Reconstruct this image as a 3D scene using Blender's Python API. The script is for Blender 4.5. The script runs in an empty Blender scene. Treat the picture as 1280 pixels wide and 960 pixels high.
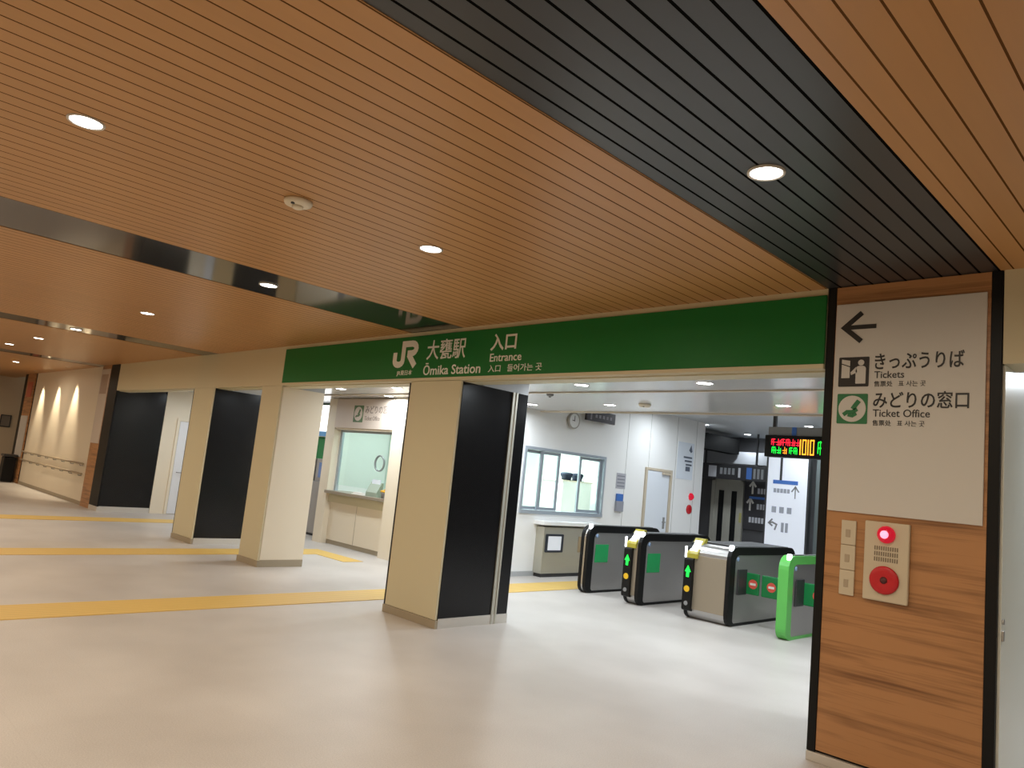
import bpy, bmesh, math, random
from mathutils import Matrix, Vector
random.seed(7)
SC = bpy.context.scene
COL = SC.collection
PI = math.pi

# ------------------------------------------------------------------ camera, world, exposure
cam_data = bpy.data.cameras.new('camera')
cam_data.sensor_fit = 'HORIZONTAL'; cam_data.sensor_width = 36.0
cam_data.lens = 920.33 / 1280 * 36.0
cam_data.clip_start = 0.05
cam = bpy.data.objects.new('camera', cam_data); COL.objects.link(cam)
R3 = Matrix(((0.70576673, 0.01595853, 0.70826454),
             (0.70113481, -0.15897688, -0.69508009),
             (0.10150523, 0.98715332, -0.12338967)))
cam.matrix_world = Matrix.Translation((0, 0, 1.65)) @ R3.to_4x4()
SC.camera = cam
SC.view_settings.view_transform = 'Standard'
SC.view_settings.look = 'None'
SC.view_settings.gamma = 1.0
SC.view_settings.use_curve_mapping = False
SC.view_settings.exposure = 0.09
wd = bpy.data.worlds.new('world'); SC.world = wd; wd.use_nodes = True
wd.node_tree.nodes['Background'].inputs[0].default_value = (0.5, 0.45, 0.38, 1)
wd.node_tree.nodes['Background'].inputs[1].default_value = 0.25
HALL_W, HALL_C = 17.0, (0.97, 0.84, 0.65)      # watts and colour of the hall downlights
CON_W, CON_C = 22.0, (0.86, 0.94, 1.0)        # the concourse downlights
OFF_W, OFF_C = 46.0, (0.80, 1.0, 0.97)       # the ticket office inside lamps

# ------------------------------------------------------------------ materials
MATS = {}
def mat(name, col, rough=0.5, metal=0.0, emit=None, estr=1.0, spec=0.5, trans=0.0, alpha=1.0, coat=0.0):
    if name in MATS: return MATS[name]
    m = bpy.data.materials.new(name); m.use_nodes = True
    b = m.node_tree.nodes['Principled BSDF']
    b.inputs['Base Color'].default_value = (*col, 1)
    b.inputs['Roughness'].default_value = rough
    b.inputs['Metallic'].default_value = metal
    b.inputs['Specular IOR Level'].default_value = spec
    b.inputs['Transmission Weight'].default_value = trans
    b.inputs['Alpha'].default_value = alpha
    b.inputs['Coat Weight'].default_value = coat
    if emit:
        b.inputs['Emission Color'].default_value = (*emit, 1)
        b.inputs['Emission Strength'].default_value = estr
    MATS[name] = m
    return m

class N:
    """small node helper"""
    def __init__(s, m):
        s.t = m.node_tree; s.b = s.t.nodes['Principled BSDF']
    def n(s, kind, **kw):
        x = s.t.nodes.new(kind)
        for k, v in kw.items(): setattr(x, k, v)
        return x
    def l(s, a, b): s.t.links.new(a, b)
    def math(s, op, a, b=None):
        x = s.n('ShaderNodeMath', operation=op)
        for i, v in enumerate((a, b)):
            if v is None: continue
            if isinstance(v, (int, float)): x.inputs[i].default_value = v
            else: s.l(v, x.inputs[i])
        return x.outputs[0]
    def mix(s, f, a, b):
        x = s.n('ShaderNodeMix', data_type='RGBA')
        for i, v in ((0, f), (6, a), (7, b)):
            if isinstance(v, (int, float)): x.inputs[i].default_value = v
            elif isinstance(v, tuple): x.inputs[i].default_value = (*v, 1)
            else: s.l(v, x.inputs[i])
        return x.outputs[2]
    def pos(s, scale=(1, 1, 1)):
        g = s.n('ShaderNodeNewGeometry')
        mp = s.n('ShaderNodeMapping'); mp.inputs['Scale'].default_value = scale
        s.l(g.outputs['Position'], mp.inputs[0])
        return g.outputs['Position'], mp.outputs[0]
    def noise(s, vec, scale=1.0, detail=3.0):
        x = s.n('ShaderNodeTexNoise'); x.inputs['Scale'].default_value = scale; x.inputs['Detail'].default_value = detail
        s.l(vec, x.inputs['Vector']); return x.outputs[0]
    def bump(s, h, strength=0.3, dist=0.01):
        x = s.n('ShaderNodeBump'); x.inputs['Strength'].default_value = strength; x.inputs['Distance'].default_value = dist
        s.l(h, x.inputs['Height']); s.l(x.outputs[0], s.b.inputs['Normal'])

def plank_mat(name, base, dark, pitch, groove, rough, grain=0.12, coat=0.0, spec=0.5, phase=0.0):
    m = mat(name, base, rough, coat=coat, spec=spec); k = N(m)
    p, st = k.pos((9, 0.5, 9))
    sx = k.n('ShaderNodeSeparateXYZ'); k.l(p, sx.inputs[0])
    u = k.math('DIVIDE', k.math('ADD', sx.outputs[0], 100.0 + phase), pitch)
    fr = k.math('FRACT', u)
    g = k.math('LESS_THAN', fr, groove / pitch)
    wn = k.n('ShaderNodeTexWhiteNoise', noise_dimensions='1D'); k.l(k.math('FLOOR', u), wn.inputs['W'])
    ns = k.noise(st, 2.2, 4)
    v = k.math('ADD', k.math('MULTIPLY', ns, grain * 2), k.math('MULTIPLY', wn.outputs[0], grain))
    c = k.mix(v, base, tuple(x * 0.45 for x in base))
    c = k.mix(g, c, dark)
    k.l(c, k.b.inputs['Base Color'])
    k.l(k.math('MULTIPLY', k.math('SUBTRACT', 1.0, g), spec), k.b.inputs['Specular IOR Level'])
    k.bump(k.math('SUBTRACT', 1.0, g), 0.6, 0.006)
    return m

M_WOOD_CEIL = plank_mat('wood_planks', (0.56, 0.285, 0.098), (0.12, 0.055, 0.02), 0.113, 0.009, 0.38)
M_SLAT = plank_mat('dark_slats', (0.040, 0.040, 0.041), (0.006, 0.006, 0.006), 0.1065, 0.014, 0.30, grain=0.02, phase=0.03)
M_STRIP = mat('gloss_dark_strip', (0.03, 0.03, 0.03), 0.10, spec=0.8)

def wood_panel():
    m = mat('wood_panel', (0.42, 0.20, 0.08), 0.42); k = N(m)
    p, st = k.pos((1.1, 1.1, 13))
    w = k.noise(st, 1.3, 5)
    p2, st2 = k.pos((0.5, 0.5, 55)); f = k.noise(st2, 1.6, 3)
    v = k.math('ADD', k.math('MULTIPLY', w, 0.75), k.math('MULTIPLY', f, 0.35))
    r = k.n('ShaderNodeValToRGB'); k.l(v, r.inputs[0])
    r.color_ramp.elements[0].position = 0.34; r.color_ramp.elements[0].color = (0.19, 0.08, 0.028, 1)
    r.color_ramp.elements[1].position = 0.58; r.color_ramp.elements[1].color = (0.46, 0.225, 0.09, 1)
    k.l(r.outputs[0], k.b.inputs['Base Color'])
    return m
M_WOOD = wood_panel()

def floor_mat():
    m = mat('stone_floor', (0.5, 0.47, 0.44), 0.42, spec=0.35); k = N(m)
    p, st = k.pos()
    a = k.noise(st, 130, 2); b = k.noise(st, 0.9, 3)
    v = k.math('ADD', k.math('MULTIPLY', a, 0.5), k.math('MULTIPLY', b, 0.5))
    r = k.n('ShaderNodeValToRGB'); k.l(v, r.inputs[0])
    r.color_ramp.elements[0].position = 0.32; r.color_ramp.elements[0].color = (0.42, 0.385, 0.355, 1)
    r.color_ramp.elements[1].position = 0.66; r.color_ramp.elements[1].color = (0.60, 0.565, 0.53, 1)
    sx = k.n('ShaderNodeSeparateXYZ'); k.l(p, sx.inputs[0])
    gx = k.math('LESS_THAN', k.math('FRACT', k.math('DIVIDE', k.math('ADD', sx.outputs[0], 60.0), 0.6)), 0.006)
    gy = k.math('LESS_THAN', k.math('FRACT', k.math('DIVIDE', k.math('ADD', sx.outputs[1], 60.0), 0.6)), 0.006)
    g = k.math('MULTIPLY', k.math('MAXIMUM', gx, gy), 0.12)
    k.l(k.mix(g, r.outputs[0], (0.33, 0.30, 0.27)), k.b.inputs['Base Color'])
    return m
M_FLOOR = floor_mat()

def tactile_mat():
    m = mat('tactile_yellow', (0.80, 0.52, 0.12), 0.55); k = N(m)
    p, st = k.pos(); sx = k.n('ShaderNodeSeparateXYZ'); k.l(p, sx.inputs[0])
    fr = k.math('FRACT', k.math('DIVIDE', k.math('ADD', sx.outputs[0], 50.0), 0.075))
    h = k.math('LESS_THAN', k.math('ABSOLUTE', k.math('SUBTRACT', fr, 0.5)), 0.22)
    c = k.mix(h, (0.62, 0.41, 0.11), (0.72, 0.48, 0.13))
    k.l(c, k.b.inputs['Base Color']); k.bump(h, 0.8, 0.005)
    return m
M_TACT = tactile_mat()

def brushed(name, col, rough=0.36):
    m = mat(name, col, rough, metal=0.85); k = N(m)
    p, st = k.pos((3, 3, 160)); v = k.noise(st, 1.5, 2)
    k.l(k.mix(k.math('MULTIPLY', v, 0.3), col, tuple(x * .75 for x in col)), k.b.inputs['Base Color'])
    return m
M_STEEL = brushed('brushed_steel', (0.50, 0.49, 0.48))
M_STEEL2 = brushed('warm_steel', (0.60, 0.58, 0.50), 0.5)
M_CREAM = mat('cream_panel', (0.62, 0.56, 0.38), 0.5)
M_CREAM2 = mat('cream_wall', (0.80, 0.71, 0.56), 0.5)
M_WHITE = mat('white_wall', (0.86, 0.86, 0.85), 0.5)
M_BLACK = mat('black_panel', (0.007, 0.007, 0.008), 0.22, spec=0.3)
M_EDGE = mat('black_edge', (0.005, 0.005, 0.005), 0.45, spec=0.25)
M_BASE = mat('base_stone', (0.36, 0.30, 0.21), 0.5)
M_KICK = mat('kick_plate', (0.62, 0.59, 0.54), 0.35, metal=0.3)
M_GREEN = mat('sign_green', (0.010, 0.16, 0.030), 0.45, spec=0.25)
M_BOARD = mat('sign_board', (0.62, 0.60, 0.56), 0.55)
M_LETW = mat('letter_white', (0.82, 0.80, 0.74), 0.5)
M_LETK = mat('letter_black', (0.02, 0.018, 0.017), 0.5)
M_PICG = mat('pictogram_green', (0.02, 0.17, 0.06), 0.45)
M_PLASTIC = mat('cream_plastic', (0.60, 0.52, 0.38), 0.45)
M_RED = mat('red_plastic', (0.55, 0.012, 0.02), 0.35)
M_REDLIT = mat('red_lit', (0.45, 0.005, 0.02), 0.25, emit=(0.8, 0.005, 0.04), estr=0.4)
M_REDCORE = mat('red_core', (1, 0.4, 0.4), 0.3, emit=(1.0, 0.22, 0.36), estr=1.8)
M_DARK = mat('dark_gray', (0.035, 0.035, 0.037), 0.45)
M_GRAY = mat('mid_gray', (0.25, 0.25, 0.25), 0.5)
M_RING = mat('lamp_ring', (0.62, 0.58, 0.52), 0.35)
M_LENS = mat('lamp_lens', (1, 1, 1), 0.4, emit=(1.0, 0.95, 0.88), estr=14.0)
M_LENS2 = mat('lamp_lens_cool', (1, 1, 1), 0.4, emit=(0.95, 0.98, 1.0), estr=14.0)
M_CEILW = mat('gloss_white_ceiling', (0.56, 0.57, 0.58), 0.2, spec=0.6)
M_CEILG = mat('far_ceiling', (0.46, 0.48, 0.50), 0.4)
M_BEIGE = mat('beige_trim', (0.55, 0.47, 0.36), 0.5)
M_ALU = mat('aluminium', (0.45, 0.50, 0.56), 0.35, metal=0.4)
M_GLASS = mat('clear_glass', (0.97, 1.0, 0.99), 0.02, trans=1.0, spec=0.3)
M_GLASSG = mat('green_glass', (0.90, 1.0, 0.96), 0.02, trans=1.0, spec=0.3)
M_NAVY = mat('navy_cloth', (0.012, 0.018, 0.04), 0.8)
M_BLUE = mat('blue_print', (0.05, 0.16, 0.50), 0.5)
M_PAPER = mat('poster_paper', (0.72, 0.77, 0.84), 0.5)
M_TEAL = mat('office_wall', (0.80, 0.86, 0.82), 0.6)

# ------------------------------------------------------------------ mesh building
class MB:
    def __init__(s): s.bm = bmesh.new()
    def box(s, x0, x1, y0, y1, z0, z1, bevel=0.0, seg=2):
        r = bmesh.ops.create_cube(s.bm, size=1.0)
        for v in r['verts']:
            v.co = Vector(((x0 + x1) / 2 + v.co.x * (x1 - x0), (y0 + y1) / 2 + v.co.y * (y1 - y0), (z0 + z1) / 2 + v.co.z * (z1 - z0)))
        if bevel > 0:
            es = {e for v in r['verts'] for e in v.link_edges}
            bmesh.ops.bevel(s.bm, geom=list(es), offset=bevel, segments=seg, affect='EDGES', profile=0.5)
        return s
    def prism(s, poly, axis, a0, a1):
        """poly: 2-D outline; axis 'x': (y,z), 'y': (x,z), 'z': (x,y)"""
        def P(u, v, a): return {'x': (a, u, v), 'y': (u, a, v), 'z': (u, v, a)}[axis]
        lo = [s.bm.verts.new(P(u, v, a0)) for u, v in poly]; hi = [s.bm.verts.new(P(u, v, a1)) for u, v in poly]
        n = len(poly)
        s.bm.faces.new(lo); s.bm.faces.new(list(reversed(hi)))
        for i in range(n):
            j = (i + 1) % n
            s.bm.faces.new((lo[j], lo[i], hi[i], hi[j]))
        return s
    def ring(s, outer, inner, axis, a0, a1):
        """a frame between two outlines with the same number of points"""
        def P(u, v, a): return {'x': (a, u, v), 'y': (u, a, v), 'z': (u, v, a)}[axis]
        V = [[s.bm.verts.new(P(u, v, a)) for u, v in p] for a in (a0, a1) for p in (outer, inner)]
        n = len(outer)
        for i in range(n):
            j = (i + 1) % n
            for A, B in ((0, 1), (1, 3), (3, 2), (2, 0)):
                s.bm.faces.new((V[A][i], V[A][j], V[B][j], V[B][i]))
        return s
    def cyl(s, c, r, h, axis='z', seg=24, r2=None):
        """from c along the axis by h"""
        ro = {'z': Matrix.Identity(4), 'x': Matrix.Rotation(PI / 2, 4, 'Y'), 'y': Matrix.Rotation(-PI / 2, 4, 'X')}[axis]
        mt = Matrix.Translation(c) @ ro @ Matrix.Translation((0, 0, h / 2))
        bmesh.ops.create_cone(s.bm, cap_ends=True, segments=seg, radius1=r, radius2=r if r2 is None else r2, depth=abs(h), matrix=mt)
        return s
    def lathe(s, c, prof, seg=28, axis='z'):
        """prof: (radius, along) pairs about the axis through c"""
        def P(r, t, h):
            a, b = r * math.cos(t), r * math.sin(t)
            return Vector(c) + Vector({'z': (a, b, h), 'y': (a, h, b), 'x': (h, a, b)}[axis])
        rows = [[s.bm.verts.new(P(max(r, 1e-4), 2 * PI * i / seg, h)) for i in range(seg)] for r, h in prof]
        for a, b in zip(rows, rows[1:]):
            for i in range(seg):
                j = (i + 1) % seg
                s.bm.faces.new((a[i], a[j], b[j], b[i]))
        s.bm.faces.new(list(reversed(rows[0]))); s.bm.faces.new(rows[-1])
        return s
    def tube(s, pts, r, seg=8):
        pts = [Vector(p) for p in pts]
        rows = []
        for i, p in enumerate(pts):
            d = (pts[min(i + 1, len(pts) - 1)] - pts[max(i - 1, 0)]).normalized()
            u = d.orthogonal().normalized() if i == 0 else (pu - d * pu.dot(d)).normalized()
            pu = u; w = d.cross(u)
            rows.append([s.bm.verts.new(p + (u * math.cos(t) + w * math.sin(t)) * r) for t in [2 * PI * k / seg for k in range(seg)]])
        for a, b in zip(rows, rows[1:]):
            for i in range(seg):
                j = (i + 1) % seg
                s.bm.faces.new((a[i], a[j], b[j], b[i]))
        s.bm.faces.new(list(reversed(rows[0]))); s.bm.faces.new(rows[-1])
        return s
    def stroke(s, pts, w, f, t0=0.0, t1=0.003):
        """a flat drawn line of width w; f maps (u,v,t) to the world"""
        pts = [Vector(p) for p in pts]; n = len(pts); L = []; Rr = []
        for i, p in enumerate(pts):
            d1 = (p - pts[i - 1]).normalized() if i else None
            d2 = (pts[i + 1] - p).normalized() if i < n - 1 else None
            d = ((d1 or d2) + (d2 or d1)).normalized()
            nn = Vector((-d.y, d.x)); ref = d2 or d1
            sc = 1 / max(0.5, nn.dot(Vector((-ref.y, ref.x))))
            L.append(p + nn * w / 2 * sc); Rr.append(p - nn * w / 2 * sc)
        V = {(k, t, i): s.bm.verts.new(f(q.x, q.y, t)) for k, A in ((0, L), (1, Rr)) for t in (t0, t1) for i, q in enumerate(A)}
        for i in range(n - 1):
            for a, b in (((0, t1), (1, t1)), ((1, t1), (1, t0)), ((1, t0), (0, t0)), ((0, t0), (0, t1))):
                s.bm.faces.new((V[(*a, i)], V[(*b, i)], V[(*b, i + 1)], V[(*a, i + 1)]))
        for i in (0, n - 1):
            s.bm.faces.new((V[(0, t0, i)], V[(0, t1, i)], V[(1, t1, i)], V[(1, t0, i)]))
        return s
    def build(s, name, m, parent=None, smooth=False, loc=None):
        bmesh.ops.recalc_face_normals(s.bm, faces=s.bm.faces[:])
        me = bpy.data.meshes.new(name); s.bm.to_mesh(me); s.bm.free()
        me.materials.append(m)
        return link(name, me, parent, smooth, loc)

def origin_of(o):
    v = Vector((0, 0, 0))
    while o is not None: v = v + o.location; o = o.parent
    return v
def link(name, me, parent=None, smooth=False, loc=None):
    if smooth:
        for p in me.polygons: p.use_smooth = True
    o = bpy.data.objects.new(name, me); COL.objects.link(o)
    if parent is not None:
        me.transform(Matrix.Translation(-origin_of(parent))); o.parent = parent
    else:
        if loc is None:
            xs = [v.co for v in me.vertices]
            loc = Vector((sum(c.x for c in xs) / len(xs), sum(c.y for c in xs) / len(xs), min(c.z for c in xs)))
        me.transform(Matrix.Translation(-Vector(loc))); o.location = loc
    return o
def tag(o, label=None, cat=None, group=None, kind=None):
    for k, v in (('label', label), ('category', cat), ('group', group), ('kind', kind)):
        if v: o[k] = v
    return o
def thing(name, loc, label, cat, group=None):
    o = bpy.data.objects.new(name, None); COL.objects.link(o); o.location = loc; o.empty_display_size = 0.1
    return tag(o, label, cat, group)
def struct(name, mb, m, parent=None):
    o = mb.build(name, m, parent)
    if parent is None: o['kind'] = 'structure'
    return o
def dup(root, loc, label=None, group=None):
    r = root.copy(); COL.objects.link(r); r.location = loc
    if label: r['label'] = label
    if group: r['group'] = group
    for ch in list(root.children):
        c = ch.copy(); COL.objects.link(c); c.parent = r
        for g in list(ch.children):
            d = g.copy(); COL.objects.link(d); d.parent = c
    return r

FACE = {'-y': lambda p: (lambda u, v, t: (u, p - t, v)),     # reads left to right along +X, seen from -Y
        '+x': lambda p: (lambda u, v, t: (p + t, u, v))}     # reads left to right along +Y, seen from +X
def text_into(mb, body, box, face, plane, weight=0.0, keep=False):
    """adds the outlines of the writing, fitted to box = (u0, u1, v0, v1) on the plane"""
    cu = bpy.data.curves.new('t', 'FONT'); cu.body = body; cu.size = 1.0; cu.offset = weight; cu.resolution_u = 3
    ob = bpy.data.objects.new('t', cu); COL.objects.link(ob)
    dg = bpy.context.evaluated_depsgraph_get()
    me = bpy.data.meshes.new_from_object(ob.evaluated_get(dg))
    COL.objects.unlink(ob); bpy.data.objects.remove(ob); bpy.data.curves.remove(cu)
    if not me.vertices: bpy.data.meshes.remove(me); return mb
    xs = [v.co.x for v in me.vertices]; ys = [v.co.y for v in me.vertices]
    x0, x1, y0, y1 = min(xs), max(xs), min(ys), max(ys)
    u0, u1, v0, v1 = box; f = FACE[face](plane)
    su = (u1 - u0) / max(1e-6, x1 - x0); sv = (v1 - v0) / max(1e-6, y1 - y0)
    if keep: su = sv = min(su, sv)
    T = 0.003
    top = [mb.bm.verts.new(f(u0 + (v.co.x - x0) * su, v0 + (v.co.y - y0) * sv, T)) for v in me.vertices]
    for p in me.polygons:
        try: mb.bm.faces.new([top[i] for i in p.vertices])
        except ValueError: pass
    # edge thickness
    cnt = {}
    for p in me.polygons:
        for e in p.edge_keys: cnt[e] = cnt.get(e, 0) + 1
    bot = {}
    for (a, b), c in cnt.items():
        if c == 1:
            for i in (a, b):
                if i not in bot:
                    v = me.vertices[i].co
                    bot[i] = mb.bm.verts.new(f(u0 + (v.x - x0) * su, v0 + (v.y - y0) * sv, 0.0))
            try: mb.bm.faces.new((top[a], top[b], bot[b], bot[a]))
            except ValueError: pass
    bpy.data.meshes.remove(me)
    return mb
def lettering(name, body, box, face, plane, m, parent, weight=0.0, keep=False):
    mb = MB(); text_into(mb, body, box, face, plane, weight, keep)
    return mb.build(name, m, parent)

def rrect(u0, u1, v0, v1, r, seg=6):
    out = []
    if not isinstance(r, (list, tuple)): r = [r] * 4
    for (cu, cv, a0, q) in ((u1 - r[0], v0 + r[0], -PI / 2, r[0]), (u1 - r[1], v1 - r[1], 0, r[1]), (u0 + r[2], v1 - r[2], PI / 2, r[2]), (u0 + r[3], v0 + r[3], PI, r[3])):
        for i in range(seg + 1):
            a = a0 + PI / 2 * i / seg
            out.append((cu + q * math.cos(a), cv + q * math.sin(a)))
    return out
def circle(cu, cv, r, n=28): return [(cu + r * math.cos(2 * PI * i / n), cv + r * math.sin(2 * PI * i / n)) for i in range(n)]

# ================================================================== SETTING
YF = 5.15          # front of the station facade
ZC = 3.205         # hall ceiling
ZH = 2.62          # underside of the header
YB = 5.42          # back of the header
XL, XR = -29.0, 5.0
struct('floor', MB().box(XL - .1, XR + .1, -6.1, 20.6, -0.12, 0.0), M_FLOOR)
# hall ceiling: wood planks between dark strips running towards the station
STR = [(-2.13, -1.075), (-7.03, -6.1), (-13.15, -12.45), (-19.2, -18.5)]
edges = [XR] + [e for a, b in STR for e in (b, a)] + [XL]
for i in range(0, len(edges), 2):
    struct('ceiling', MB().box(edges[i + 1], edges[i], -6.0, YB, ZC, ZC + .1), M_WOOD_CEIL)
for i, (a, b) in enumerate(STR):
    struct('trim_%d' % (i + 1), MB().box(a, b, -6.0, YB, ZC + .004, ZC + .1), M_SLAT if i == 0 else M_STRIP)
struct('wall_front', MB().box(XL, XR, -6.1, -6.0, 0, ZC + .1), M_CREAM2)
struct('wall_right', MB().box(XR, XR + .1, -6.1, 20.5, 0, 3.5), M_CREAM2)
struct('wall_left', MB().box(XL - .1, XL, -6.1, 9.0, 0, ZC + .1), mat('brown_wall', (0.60, 0.48, 0.33), 0.6))
# header beam above the openings
hb = MB().box(-17.5, -2.125, YF, YB, ZH, ZC); struct('wall_header', hb, M_CREAM)
struct('wall_header', MB().box(-1.055, XR, YF, YB, ZH, ZC), M_CREAM)
struct('trim_5', MB().box(-17.5, -2.125, YF + .06, YB, ZH - .012, ZH - .0005), M_CREAM)

# ---- facade columns (structure with their own cladding parts)
def column(name, x0, x1, y1, label, side, front=M_CREAM, rail=False):
    c = thing(name, ((x0 + x1) / 2, (YF + y1) / 2, 0), label, 'column'); c['kind'] = 'structure'
    y0 = YF
    MB().box(x0 + .012, x1 - .004, y0 + .03, y1, 0.0, ZH - .013).build('column_core', side, c)
    MB().box(x0 + .012, x1 - .004, YB + .052, y1, ZH - .012, 2.824).build('column_cap', M_CEILG, c)
    MB().box(x0 + .03, x1 - .01, y0, y0 + .029, 0.085, ZH - .001, .004).build('front_panel', front, c)
    MB().box(x0 + .0, x1 + .006, y0 - .008, y0 + .03, 0.0, 0.083, .003).build('baseboard', M_BASE, c)
    MB().box(x1 - .003, x1 + .006, y0 + .032, y1 - .0, 0.0, 0.10).build('kick_plate', M_KICK if side is M_BLACK else M_BASE, c)
    if side is M_BLACK:
        MB().box(x0, x0 + .028, y0 + .004, y0 + .029, 0.085, ZH - .014).build('edge_strip', M_EDGE, c)
    if rail:
        r = MB().box(x1 - .003, x1 + .012, 5.94, 5.965, 0.0, ZH - .014).box(x1 - .003, x1 + .012, 5.995, 6.02, 0.0, ZH - .014).box(x1 - .003, x1 + .004, 5.965, 5.995, 0, ZH - .014)
        r.build('shutter_rail', M_STEEL2, c)
    return c
column('column', -6.95, -6.02, 6.2, 'cream fronted column with black side panel under the white station lettering', M_BLACK, rail=True)
column('column', -10.68, -10.03, 5.86, 'slim all cream column at the left end of the green sign band', M_CREAM2)
column('column', -13.27, -12.4, 6.2, 'cream fronted column with black side left of the slim all cream column', M_BLACK)

# ---- wood clad pillar with the direction sign (right)
PX0, PX1 = -2.12, -1.06
pl = thing('pillar', (-1.59, 5.7, 0), 'wood clad pillar with black edges carrying the ticket direction board', 'pillar'); pl['kind'] = 'structure'
MB().box(PX0 + .004, PX1 - .002, YF + .03, YB, 0, ZC - .001).box(PX0 + .004, PX1 - .002, YB + .001, 6.22, 0, 2.824).build('pillar_core', M_BLACK, pl)
MB().box(PX0 + .058, PX1 - .062, YF + .002, YF + .029, 0.075, ZC - .002).build('wood_panel', M_WOOD, pl)
for a, b in ((PX0, PX0 + .056), (PX1 - .06, PX1)):
    MB().box(a, b, YF - .004, YF + .029, 0.0 if a > -1.5 else 0.06, ZC - .001, .003).build('edge_strip', M_EDGE, pl)
MB().box(PX0 + .0, PX1 - .061, YF - .012, YF + .029, 0.0, 0.058, .003).build('baseboard', M_KICK, pl)
sidep = MB().box(PX1 - .001, PX1 + .014, YF + .035, 6.21, 0.0, ZH - .003).build('side_panel', mat('pale_side_panel', (0.80, 0.83, 0.76), 0.35), pl)
MB().cyl((PX1 + .012, 5.215, 1.10), .016, .012, 'x', 16).box(PX1 + .012, PX1 + .026, 5.195, 5.225, 0.99, 1.05, .004).build('lock', M_STEEL, sidep)

# ---- far left wood clad pillar (same kind), with a tall poster
lp = thing('pillar', (-18.1, 5.7, 0), 'far wood clad pillar with black side and pale poster at the left wall end', 'pillar'); lp['kind'] = 'structure'
MB().box(-18.74, -17.5, YF + .03, YB, 0, ZC - .001).box(-18.74, -17.5, YB + .001, 6.22, 0, 2.824).build('pillar_core', M_BLACK, lp)
MB().box(-18.74, -18.09, YF + .002, YF + .029, .0, ZC - .002).build('wood_panel', M_WOOD, lp)
MB().box(-18.08, -17.5, YF - .004, YF + .029, 0.1, ZC - .001).build('edge_strip', M_EDGE, lp)
MB().box(-18.08, -17.495, YF - .006, YF + .029, 0.0, 0.098).build('baseboard', M_KICK, lp)
MB().box(-17.501, -17.494, YF + .03, 6.22, 0.0, 0.11).build('kick_plate', M_KICK, lp)

# ---- left hall wall with handrails
struct('wall_back', MB().box(-25.0, -18.745, 5.2, 5.4, 0, ZC), M_CREAM2)
struct('baseboard_back', MB().box(-25.0, -18.75, 5.185, 5.2, 0, 0.08), M_BASE)
struct('wall_nook', MB().box(XL, -26.2, 8.9, 9.0, 0, ZC + .1), mat('brown_wall', (0, 0, 0)))
p2 = thing('pillar', (-25.6, 5.6, 0), 'farthest wood clad pillar at the far left end with a reddish notice', 'pillar'); p2['kind'] = 'structure'
MB().box(-26.2, -25.0, YF + .03, 6.2, 0, ZC - .001).build('pillar_core', M_EDGE, p2)
MB().box(-25.9, -25.0, YF, YF + .029, 0.0, ZC - .002).build('wood_panel', M_WOOD, p2)
MB().box(-26.2, -25.905, YF - .004, YF + .029, 0.0, ZC - .002).build('edge_strip', M_EDGE, p2)

# ---- concourse shell
struct('ceiling', MB().box(-17.5, XR, YB + .001, 9.35, 2.825, 2.95), M_CEILW)
struct('ceiling', MB().box(-13.5, XR, 9.43, 20.5, 3.28, 3.4), M_CEILG)
struct('trim_6', MB().box(-17.5, XR, 9.35, 9.43, 2.805, 3.4), M_BEIGE)
struct('trim_7', MB().box(-17.5, XR, 7.31, 7.37, 2.812, 2.8245), M_BEIGE)
struct('trim_8', MB().box(-17.5, XR, YB, YB + .05, ZH - .001, 2.824), M_BEIGE)
# office side wall with a window hole: y 9.05..11.3, z 1.05..2.19
WX0, WX1 = -8.87, -8.75
sw = MB()
sw.box(WX0, WX1, 7.75, 9.05, 0, 3.28).box(WX0, WX1, 11.3, 14.85, 0, 3.28).box(WX0, WX1, 9.05, 11.3, 0, 1.05).box(WX0, WX1, 9.05, 11.3, 2.19, 3.28)
struct('wall_side', sw, M_WHITE)
seams = MB()
for y in (11.95, 12.72, 13.72, 14.5): seams.box(WX1 - .001, WX1 + .002, y, y + .012, 0.1, 3.27)
struct('trim_9', seams, mat('seam_gray', (0.42, 0.42, 0.40), 0.6))
struct('baseboard_side', MB().box(WX1, WX1 + .012, 7.75, 14.85, 0, .08), mat('base_gray', (0.45, 0.46, 0.47), 0.5))
struct('wall_office_back', MB().box(-13.2, WX0 - .001, 14.73, 14.85, 0, 3.28), M_WHITE)
struct('wall_office_left', MB().box(-13.06, -12.95, 8.02, 14.73, 0, 3.28), M_WHITE)
struct('wall_office_inner', MB().box(-13.12, -8.9, 12.6, 12.7, 0, 2.82), M_TEAL)
struct('ceiling', MB().box(-13.12, -8.88, 9.45, 14.7, 2.83, 2.9), M_WHITE)
# back of the concourse
M_DWALL = mat('dark_wall', (0.075, 0.075, 0.08), 0.45)
struct('wall_concourse_back', MB().box(-13.5, XR, 18.2, 18.3, 0, 3.4), M_DWALL)
struct('trim_10', MB().box(-9.6, -9.3, 14.86, 17.5, 2.78, 3.16), mat('bulkhead_dark', (0.003, 0.003, 0.003), 0.6, spec=0.05))
struct('trim_11', MB().box(-11.5, -8.2, 17.55, 18.19, 2.55, 2.86), mat('bulkhead_gray', (0.30, 0.31, 0.33), 0.4))
# left bay of the concourse
struct('wall_bay_left', MB().box(-17.9, -17.5, 6.23, 9.4, 0, 2.95), M_CREAM2)
struct('wall_bay_back', MB().box(-17.5, -13.26, 8.6, 8.7, 0, 2.824), mat('bay_green', (0.02, 0.22, 0.06), 0.45))

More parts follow.
